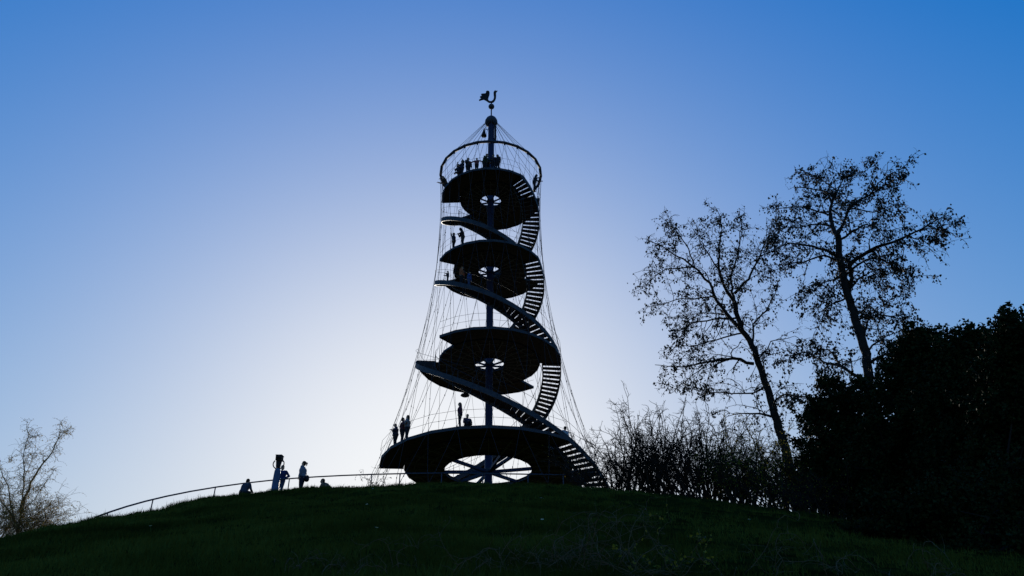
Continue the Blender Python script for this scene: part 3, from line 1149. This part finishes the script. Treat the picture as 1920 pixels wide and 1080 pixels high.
T1 = [
    ([(1497, 945), (1480, 865), (1456, 790), (1432, 708), (1421, 676), (1408, 645), (1391, 621), (1382, 590), (1377, 566)], .27, .12),
    ([(1391, 621), (1363, 590), (1339, 556), (1330, 532), (1302, 501), (1261, 474), (1230, 457), (1214, 450)], .11, .02),
    ([(1377, 566), (1354, 532), (1347, 504), (1348, 471), (1354, 425), (1346, 396)], .10, .015),
    ([(1377, 566), (1369, 517), (1382, 486), (1388, 449), (1391, 405)], .07, .015),
    ([(1377, 550), (1406, 520), (1424, 480), (1434, 459), (1443, 430)], .08, .015),
    ([(1411, 642), (1414, 608), (1443, 572), (1460, 535)], .06, .015),
    ([(1413, 682), (1376, 672), (1333, 677), (1284, 688), (1228, 684)], .09, .015),
    ([(1394, 624), (1348, 636), (1302, 648), (1259, 651)], .05, .012),
    ([(1382, 596), (1339, 598), (1290, 608), (1253, 633)], .06, .012),
    ([(1339, 556), (1272, 562), (1218, 575)], .045, .012),
    ([(1302, 501), (1247, 504), (1206, 538)], .045, .012),
    ([(1302, 501), (1290, 465), (1262, 425), (1250, 402)], .045, .012),
    ([(1347, 504), (1310, 450), (1305, 420)], .04, .012),
    ([(1451, 782), (1418, 773), (1391, 775), (1366, 780)], .07, .015),
    ([(1449, 760), (1462, 742), (1483, 740), (1517, 748)], .06, .015),
    ([(1436, 725), (1400, 740), (1340, 735), (1290, 730)], .05, .012),
    ([(1333, 677), (1290, 710), (1258, 738)], .03, .01),
    ([(1363, 590), (1310, 585), (1262, 600)], .03, .01),
    ([(1421, 676), (1450, 640), (1490, 630)], .04, .012),
    ([(1424, 480), (1452, 470), (1470, 480)], .03, .01),
]
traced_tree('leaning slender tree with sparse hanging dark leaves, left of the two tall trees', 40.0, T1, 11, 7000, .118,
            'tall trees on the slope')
T2 = [
    ([(1632, 900), (1631, 760), (1627, 680), (1613, 630), (1605, 600), (1595, 570), (1590, 555), (1580, 520), (1575, 479), (1571, 442)], .27, .15),
    ([(1571, 442), (1564, 431), (1556, 404), (1559, 380), (1570, 359), (1577, 345), (1580, 332)], .12, .015),
    ([(1559, 380), (1552, 361), (1524, 353), (1489, 351)], .06, .012),
    ([(1592, 558), (1596, 512), (1594, 493), (1582, 486)], .10, .08),
    ([(1595, 495), (1631, 469), (1672, 455), (1704, 442), (1739, 423), (1760, 410), (1780, 403)], .10, .015),
    ([(1598, 504), (1618, 489), (1642, 483), (1672, 498), (1712, 520)], .06, .012),
    ([(1596, 540), (1615, 517), (1645, 506), (1668, 503)], .05, .012),
    ([(1574, 450), (1602, 431), (1623, 420), (1653, 434), (1685, 428)], .06, .012),
    ([(1571, 440), (1591, 391), (1607, 377), (1629, 367), (1650, 356), (1690, 345)], .08, .012),
    ([(1575, 486), (1548, 469), (1519, 462), (1484, 455), (1446, 469)], .08, .012),
    ([(1576, 490), (1543, 477), (1511, 490), (1476, 495), (1446, 510)], .06, .012),
    ([(1560, 425), (1532, 420), (1497, 428), (1465, 423)], .05, .012),
    ([(1556, 404), (1520, 392), (1490, 385), (1455, 393)], .05, .012),
    ([(1613, 632), (1625, 610), (1632, 587)], .06, .03),
    ([(1622, 716), (1575, 685), (1545, 680), (1510, 660), (1472, 668)], .08, .012),
    ([(1575, 685), (1560, 660), (1525, 650)], .05, .012),
    ([(1630, 682), (1670, 660), (1702, 665)], .07, .012),
    ([(1632, 728), (1647, 710), (1650, 685), (1670, 690)], .05, .012),
    ([(1588, 558), (1560, 570), (1525, 592)], .05, .012),
    ([(1631, 770), (1560, 748), (1510, 745), (1472, 740)], .05, .012),
    ([(1605, 600), (1650, 590), (1700, 600), (1715, 625)], .05, .012),
    ([(1627, 660), (1660, 630), (1690, 620)], .05, .012),
    ([(1704, 442), (1730, 450), (1755, 470)], .03, .01),
    ([(1739, 423), (1756, 430), (1768, 440)], .03, .01),
    ([(1629, 367), (1660, 330), (1685, 320)], .035, .01),
    ([(1578, 337), (1610, 325), (1640, 310)], .035, .01),
    ([(1570, 359), (1540, 335), (1510, 322)], .035, .01),
    ([(1591, 391), (1640, 398), (1680, 385)], .04, .01),
    ([(1580, 520), (1540, 530), (1510, 560)], .04, .01),
    ([(1580, 520), (1555, 545), (1548, 580)], .03, .01),
    ([(1618, 489), (1660, 530), (1700, 560)], .035, .01),
]
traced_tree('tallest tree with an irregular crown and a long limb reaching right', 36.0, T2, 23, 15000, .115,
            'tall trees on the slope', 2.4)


def evergreen(label, boxes, dist, seed, n_leaf, size, spiky=0.0):
    """boxes: (cx, cy, halfwidth_px, halfheight_px) lobes of the crown, seen at distance dist"""
    rg = np.random.default_rng(seed)
    pts = []
    tb2 = TB()
    lob = []
    for (cx, cyy, hw, hh_) in boxes:
        dd_ = dist + rg.uniform(-.8, .8)
        c = at(cx, cyy, dd_)
        sc_ = np.linalg.norm(c - CAM) / FPX
        lob.append((c, hw * sc_ * .9, hh_ * sc_ * .9))
    tot = sum(a * b_ for _, a, b_ in lob)
    base = np.mean([l[0] for l in lob], axis=0)
    lowest = lob[-1][0]
    b0 = np.array([lowest[0], lowest[1], gz(lowest[0], lowest[1]) - .2])
    for c, a, b_ in lob:
        k = int(n_leaf * a * b_ / tot)
        nc = max(14, k // 110)
        u_ = rg.normal(0, 1, (nc, 3))
        u_ /= np.linalg.norm(u_, axis=1)[:, None]
        rad = rg.uniform(.12, 1.0, nc) ** .45
        cc = c + u_ * rad[:, None] * np.array([a, a * .9, b_])
        per = k // nc
        sp = rg.normal(0, 1, (nc, per, 3)) * np.array([.3, .3, .26]) * max(.55, min(a, b_) * .45)
        pts.append((cc[:, None] + sp).reshape(-1, 3))
        for j in range(0, nc, 3):
            mid = (b0 + cc[j]) / 2 + rg.normal(0, .3, 3)
            tb2.tube([b0 + rg.normal(0, .1, 3) * [1, 1, 0], mid, cc[j]], [.06, .035, .01], 4, False)
        for _ in range(64):
            u1 = rg.normal(0, 1, 3)
            u1 /= np.linalg.norm(u1)
            s0 = c + u1 * np.array([a, a * .9, b_]) * rg.uniform(.8, 1.0)
            dv = nrm(u1 * .7 + np.array([0, 0, .5]) + rg.normal(0, .35, 3))
            ln = rg.uniform(.25, .8)
            q = rg.random((60, 1))
            pts.append(s0 + dv * q * ln + rg.normal(0, 1, (60, 3)) * (.12 * (1 - q) + .03))
            tb2.tube([c + (s0 - c) * .5, s0, s0 + dv * ln], [.02, .012, .004], 4, False)
        if spiky:
            for _ in range(int(13 * spiky)):
                an = rg.uniform(0, 2 * math.pi)
                r_ = rg.uniform(0, .9)
                s0 = c + np.array([math.cos(an) * a * r_, math.sin(an) * a * r_, b_ * math.sqrt(1 - r_ ** 2) * .92])
                hgt = rg.uniform(.3, 1.0)
                q = rg.random((70, 1))
                pts.append(s0 + np.concatenate([rg.normal(0, 1, (70, 2)) * (.14 * (1 - q) + .02), q * hgt], 1))
    t = thing('evergreen_shrub', label, 'shrub', b0, 'dark evergreens on the right')
    tb2.build('trunk', M['bark'], t)
    P = np.concatenate(pts)
    P = P[P[:, 2] > ground(P[:, 0], P[:, 1]) + .02]
    leaves('crown', P, size, M['needle'], t, rg, .15, .4)
    return t


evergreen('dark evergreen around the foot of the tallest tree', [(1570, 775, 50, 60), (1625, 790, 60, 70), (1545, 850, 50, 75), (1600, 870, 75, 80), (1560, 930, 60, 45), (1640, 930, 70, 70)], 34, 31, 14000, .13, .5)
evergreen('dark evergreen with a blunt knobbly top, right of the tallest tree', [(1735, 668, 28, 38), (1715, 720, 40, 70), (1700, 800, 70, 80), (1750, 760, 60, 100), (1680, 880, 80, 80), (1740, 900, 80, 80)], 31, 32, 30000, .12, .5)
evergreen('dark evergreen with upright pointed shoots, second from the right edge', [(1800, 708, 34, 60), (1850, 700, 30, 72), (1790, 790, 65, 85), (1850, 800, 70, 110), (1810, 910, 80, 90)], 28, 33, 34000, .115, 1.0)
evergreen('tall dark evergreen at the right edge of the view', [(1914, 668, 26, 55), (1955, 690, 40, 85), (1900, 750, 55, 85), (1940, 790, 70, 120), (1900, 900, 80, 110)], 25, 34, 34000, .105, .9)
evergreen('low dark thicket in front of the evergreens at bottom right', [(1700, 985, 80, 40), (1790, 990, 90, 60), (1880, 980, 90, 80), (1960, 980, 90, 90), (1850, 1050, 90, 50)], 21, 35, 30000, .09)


def bare_shrub(label, px, py_top, width_px, dist, seed, nstem, m='twig', leafy=0, leafm='oliveleaf', extra=None, wild=.19, name='bare_shrub', rs=1.25, base_px=None, leaf_size=.06):
    rg = np.random.default_rng(seed)
    top = at(px, py_top, dist)
    gx_, gy_ = top[0], top[1]
    if base_px is not None:
        q = at(base_px, py_top, dist)
        gx_, gy_ = q[0], q[1]
    b0 = np.array([gx_, gy_, gz(gx_, gy_)])
    Ht = top[2] - b0[2]
    sc_ = np.linalg.norm(top - CAM) / FPX
    half = width_px * sc_ / 2
    T = TB()
    tips = []
    for k in range(int(nstem * 1.9)):
        fr = rg.uniform(-1, 1)
        ox = fr * half * .85
        p0 = b0 + np.array([ox, rg.uniform(-.9, .9), 0])
        p0[2] = gz(p0[0], p0[1]) - .05
        H_ = Ht * (rg.uniform(.55, .92) if k > 4 else rg.uniform(.85, 1.05)) * (1 - .25 * abs(fr))
        d = np.array([fr * .2 + rg.normal(0, .32), rg.normal(0, .2), 1.0])
        S = wander(p0, d, H_ * 1.05, 11, rg, wild * .8)
        T.tube(S, np.linspace(.028, .007, len(S)) * rs, 4, False)
        for j in range(3, 12):
            for _ in range(rg.integers(1, 3)):
                d2 = nrm(nrm(S[j] - S[j - 1]) * .8 + rg.normal(0, .55, 3))
                L2 = rg.uniform(.35, 1.1) * (1.2 - .06 * j) * min(1, Ht / 3.0)
                C = wander(S[j], d2, L2, 5, rg, wild * 1.3)
                T.tube(C, np.linspace(.011, .006, len(C)) * rs, 3, False)
                tips.extend(C[1:])
                for q in range(1, 5):
                    if rg.random() < .6:
                        d3 = nrm(nrm(C[q] - C[q - 1]) * .6 + rg.normal(0, .6, 3))
                        E_ = wander(C[q], d3, rg.uniform(.12, .4), 3, rg, .2)
                        T.tube(E_, np.linspace(.007, .005, len(E_)) * rs, 3, False)
                        tips.append(E_[-1])
    if extra:
        for pxs, dd_ in extra:
            Q = np.array([at(x, y, d_) for (x, y), d_ in zip(pxs, dd_)])
            Q, _L = resample(Q, .2)
            Q[1:] += rg.normal(0, .03, Q[1:].shape)
            T.tube(Q, np.linspace(.022, .006, len(Q)), 5, False)
            for j in range(2, len(Q)):
                C = wander(Q[j], rg.normal(0, 1, 3), rg.uniform(.15, .45), 4, rg, .2)
                T.tube(C, np.linspace(.008, .004, len(C)), 3, False)
                tips.extend(list(C[1:]) * 3)
    t = thing(name, label, 'shrub', b0, 'shrubs along the brow right of the tower')
    T.build('stems', M[m], t)
    if leafy:
        tips = np.array(tips)
        leaves('foliage', tips[rg.integers(0, len(tips), leafy)] + rg.normal(0, .03, (leafy, 3)), leaf_size, M[leafm], t, rg, .4, .35)
    return t


bare_shrub('leafless shrub standing closest to the tower, with long sprays reaching over its stair', 1146, 765, 135, 40, 41, 28,
           extra=[([(1118, 868), (1095, 848), (1068, 842), (1040, 838)], (40, 40, 40.2, 40.3)),
                  ([(1118, 872), (1090, 862), (1060, 856), (1030, 852)], (40, 39.8, 39.8, 39.9))], leafy=300, leafm='yellowleaf')
bare_shrub('tallest leafless shrub with one high arching shoot', 1205, 735, 130, 39, 42, 32)
bare_shrub('dense leafless shrub in the middle of the thicket', 1262, 752, 130, 38, 43, 34)
bare_shrub('leafless shrub with tangled stems beside the olive-leaved one', 1325, 768, 130, 37, 44, 34)
bare_shrub('shrub with small olive leaves left of the leaning trunk', 1395, 782, 140, 36, 45, 30, leafy=5000)
bare_shrub('shrub with small olive leaves around the foot of the leaning trunk', 1468, 795, 130, 35, 46, 28, leafy=7000)
bare_shrub('low twiggy shrub at the dark end of the thicket', 1540, 860, 130, 33, 47, 24, leafy=1600)

# thin sapling by the path, just left of the lowest platform
G = behind_brow(715, 872, 1.3, 30)
rg = np.random.default_rng(77)
sap = thing('sapling', 'thin spindly sapling with a few leaves left of the lowest platform', 'sapling', G)
T = TB()
tips = []
for k in range(7):
    S = wander(G + [rg.uniform(-.7, .7), rg.uniform(-.2, .2), -.05], [rg.normal(0, .3), 0, 1], rg.uniform(.8, 1.5), 8, rg, .3)
    T.tube(S, np.linspace(.014, .005, len(S)), 4, False)
    for j in range(2, 9):
        C = wander(S[j], rg.normal(0, 1, 3) + [0, 0, .3], rg.uniform(.2, .45), 4, rg, .3)
        T.tube(C, np.linspace(.006, .004, 5), 3, False)
        tips.extend(C[2:])
T.build('stems', M['twig'], sap)
tips = np.array(tips)
leaves('foliage', tips[rg.integers(0, len(tips), 90)], .07, M['leaf'], sap, rg, .5)

# birch at the left edge, beyond the slope
BD = 50.0
rg = np.random.default_rng(91)
bl = [([(30, 1040), (36, 985), (43, 938), (44, 902), (44, 852), (49, 831), (53, 819), (50, 803)], .10, .012),
      ([(40, 960), (47, 932), (65, 890), (86, 864), (98, 840), (114, 816), (111, 798)], .075, .012),
      ([(98, 840), (114, 816), (127, 807)], .02, .008),
      ([(53, 819), (68, 821)], .014, .006),
      ([(44, 852), (28, 841), (20, 866)], .014, .006),
      ([(34, 1000), (18, 930), (6, 890), (-8, 870)], .05, .012),
      ([(36, 990), (10, 950), (-15, 915)], .05, .012),
      ([(44, 902), (60, 862), (62, 850)], .02, .008),
      ([(40, 960), (70, 930), (90, 900), (100, 885)], .03, .008),
      ([(34, 1000), (60, 975), (92, 950), (110, 940)], .03, .008),
      ([(32, 1015), (70, 1000), (105, 965)], .03, .008)]
T = TB()
tips = []
for li, (pxs, w0, w1) in enumerate(bl):
    e = rg.uniform(-1.2, 1.2) if li else 0
    Q = np.array([at(x, y, BD + e * k / len(pxs)) for k, (x, y) in enumerate(pxs)])
    if li == 0:
        bbase = np.array([Q[0][0], Q[0][1], gz(Q[0][0], Q[0][1]) - .3])
        Q = np.concatenate([[bbase], Q])
    Q, L = resample(Q, .4)
    Q[1:] += rg.normal(0, .03, Q[1:].shape)
    T.tube(Q, np.linspace(w0, w1, len(Q)), 6, False)
    for k in range(3 if li else 14, len(Q)):
        for _ in range(4 if rg.random() < .6 else 3):
            tw = wander(Q[k], rg.normal(0, .6, 3) + [-.1, 0, .6], rg.uniform(.25, .65), 7, rg, .22, .35)
            T.tube(tw, np.linspace(.012, .005, len(tw)), 3, False)
            tips.extend(tw[2:])
            for j in range(2, 8):
                C = wander(tw[j], rg.normal(0, .6, 3) + [0, 0, .1], rg.uniform(.25, .6), 4, rg, .2, .45)
                T.tube(C, np.linspace(.006, .004, 5), 3, False)
                tips.extend(C[2:])
for k in range(150):
    p0 = at(rg.uniform(-30, 60), 1015, BD) + [0, rg.uniform(-1, 1), 0]
    S = wander(p0, [rg.normal(.25, .4), rg.normal(0, .3), .8], rg.uniform(1.6, 3.6), 9, rg, .15, .1)
    T.tube(S, np.linspace(.016, .005, len(S)), 3, False)
    for j in range(3, 10):
        for _ in range(2):
            C = wander(S[j], rg.normal(0, .6, 3) + [0.2, 0, .3], rg.uniform(.3, .8), 4, rg, .2, .3)
            T.tube(C, np.linspace(.007, .004, 5), 3, False)
            tips.extend(C[2:])
birch = thing('birch_tree', 'fine-twigged weeping birch at the left edge beyond the hill', 'tree', bbase)
T.build('trunk', M['birch'], birch)
tips = np.array(tips)
sel = tips[rg.integers(0, len(tips), 8000)]
leaves('crown', sel, .055, M['yellowleaf'], birch, rg, .8, .3)

# ------------------------------------------------------------------ brambles in the foreground
bram = [(600, 1050, 3, 'dry bramble canes low on the left of the slope foreground'),
        (700, 1060, 4, 'dry bramble canes left of the middle of the foreground'),
        (810, 1055, 4, 'tangled dry bramble canes under the tower in the foreground'),
        (930, 1040, 3, 'thin bare bramble canes with one pale straight stick in the foreground'),
        (1050, 1045, 6, 'big tangle of grey bramble canes at the bottom of the slope'),
        (1130, 1040, 7, 'thick arching bramble beside the big tangle'),
        (1190, 1060, 6, 'long bramble canes arching to the right at the bottom edge'),
        (1270, 1065, 4, 'bramble with small green shoots at the bottom edge'),
        (1480, 1070, 3, 'sparse dry canes right of the green bramble shoots'),
        (1600, 1060, 3, 'few dry canes before the dark thicket'),
        (1760, 1050, 4, 'dry canes at bottom right before the thicket')]
for bi, (px, py, nc, lab) in enumerate(bram):
    rg = np.random.default_rng(200 + bi)
    G = ground_hit(px, min(py + 22, 1076))
    t = thing('bramble', lab, 'bramble', G, 'brambles in the foreground')
    tl = []
    big = 1.5 if bi in (4, 5, 6) else 1.0
    for k in range(int((nc + 2) * big ** 1.5)):
        T = TB()
        d0 = np.array([rg.normal(0, .9), rg.normal(0, .4), rg.uniform(.5, 1.0)])
        p0 = G + [rg.uniform(-.5, .5), rg.uniform(-.4, .4), 0]
        p0[2] = gz(p0[0], p0[1]) - .03
        S = wander(p0, d0, rg.uniform(.5, 1.35) * big, 11, rg, .3, .42)
        S[:, 2] = np.maximum(S[:, 2], ground(S[:, 0], S[:, 1]) + .01)
        T.tube(S, np.linspace(.006, .002, len(S)), 5)
        for j in range(2, 12):
            if rg.random() < .75:
                C = wander(S[j], rg.normal(0, .8, 3) + [0, 0, .2], rg.uniform(.1, .4), 5, rg, .3, .2)
                T.tube(C, np.linspace(.003, .0015, len(C)), 4)
                tl.extend(C[2:])
        T.build('cane', M['bramble'], t)
    if bi == 7:
        tl = np.array(tl)
        leaves('foliage', tl[rg.integers(0, len(tl), 120)], .05, M['oliveleaf'], t, rg, .2)

# ------------------------------------------------------------------ small flowers in the grass
fl_px = [(698, 925, 'tiny pale flower on the crest left of the lowest platform'),
         (687, 957, 'tiny pale flower in the grass a little below the crest flower'),
         (705, 1006, 'tiny pale flower low on the slope, left of centre'),
         (1015, 944, 'tiny pale flower in the grass just below the tower'),
         (1017, 989, 'tiny pale flower halfway down the slope below the tower'),
         (279, 1001, 'tiny pale flower alone on the dark left slope'),
         (1407, 987, 'tiny pale flower on the right slope below the shrubs')]
pet = MB()
for k in range(9):
    a = 2 * math.pi * k / 9
    d = np.array([math.cos(a), math.sin(a), .25])
    pet.beam(d * .009, d * .028, .012, .003)
pet = pet.mesh('petals')
pet.materials.append(M['petal'])
ctr = MB()
ctr.ball((0, 0, .006), (.014, .014, .008), 8, 5)
ctr = ctr.mesh('flower_centre')
ctr.materials.append(M['gold'])
stk = MB()
stk.tube([(.01, 0, -.17), (0, .004, -.08), (0, 0, 0)], .004, 5)
stk = stk.mesh('stalk')
stk.materials.append(M['stalk'])
rg = np.random.default_rng(7)
for (px, py, flab) in fl_px:
    G = ground_hit(px, py)
    f = thing('daisy', flab, 'flower', G + [0, 0, .15], 'flowers in the hillside grass')
    f.rotation_euler = (rg.uniform(.2, .7), 0, rg.uniform(-.6, .6))
    for nm, me in (('stalk', stk), ('petals', pet), ('flower_centre', ctr)):
        o = bpy.data.objects.new(nm, me)
        COL.objects.link(o)
        o.parent = f
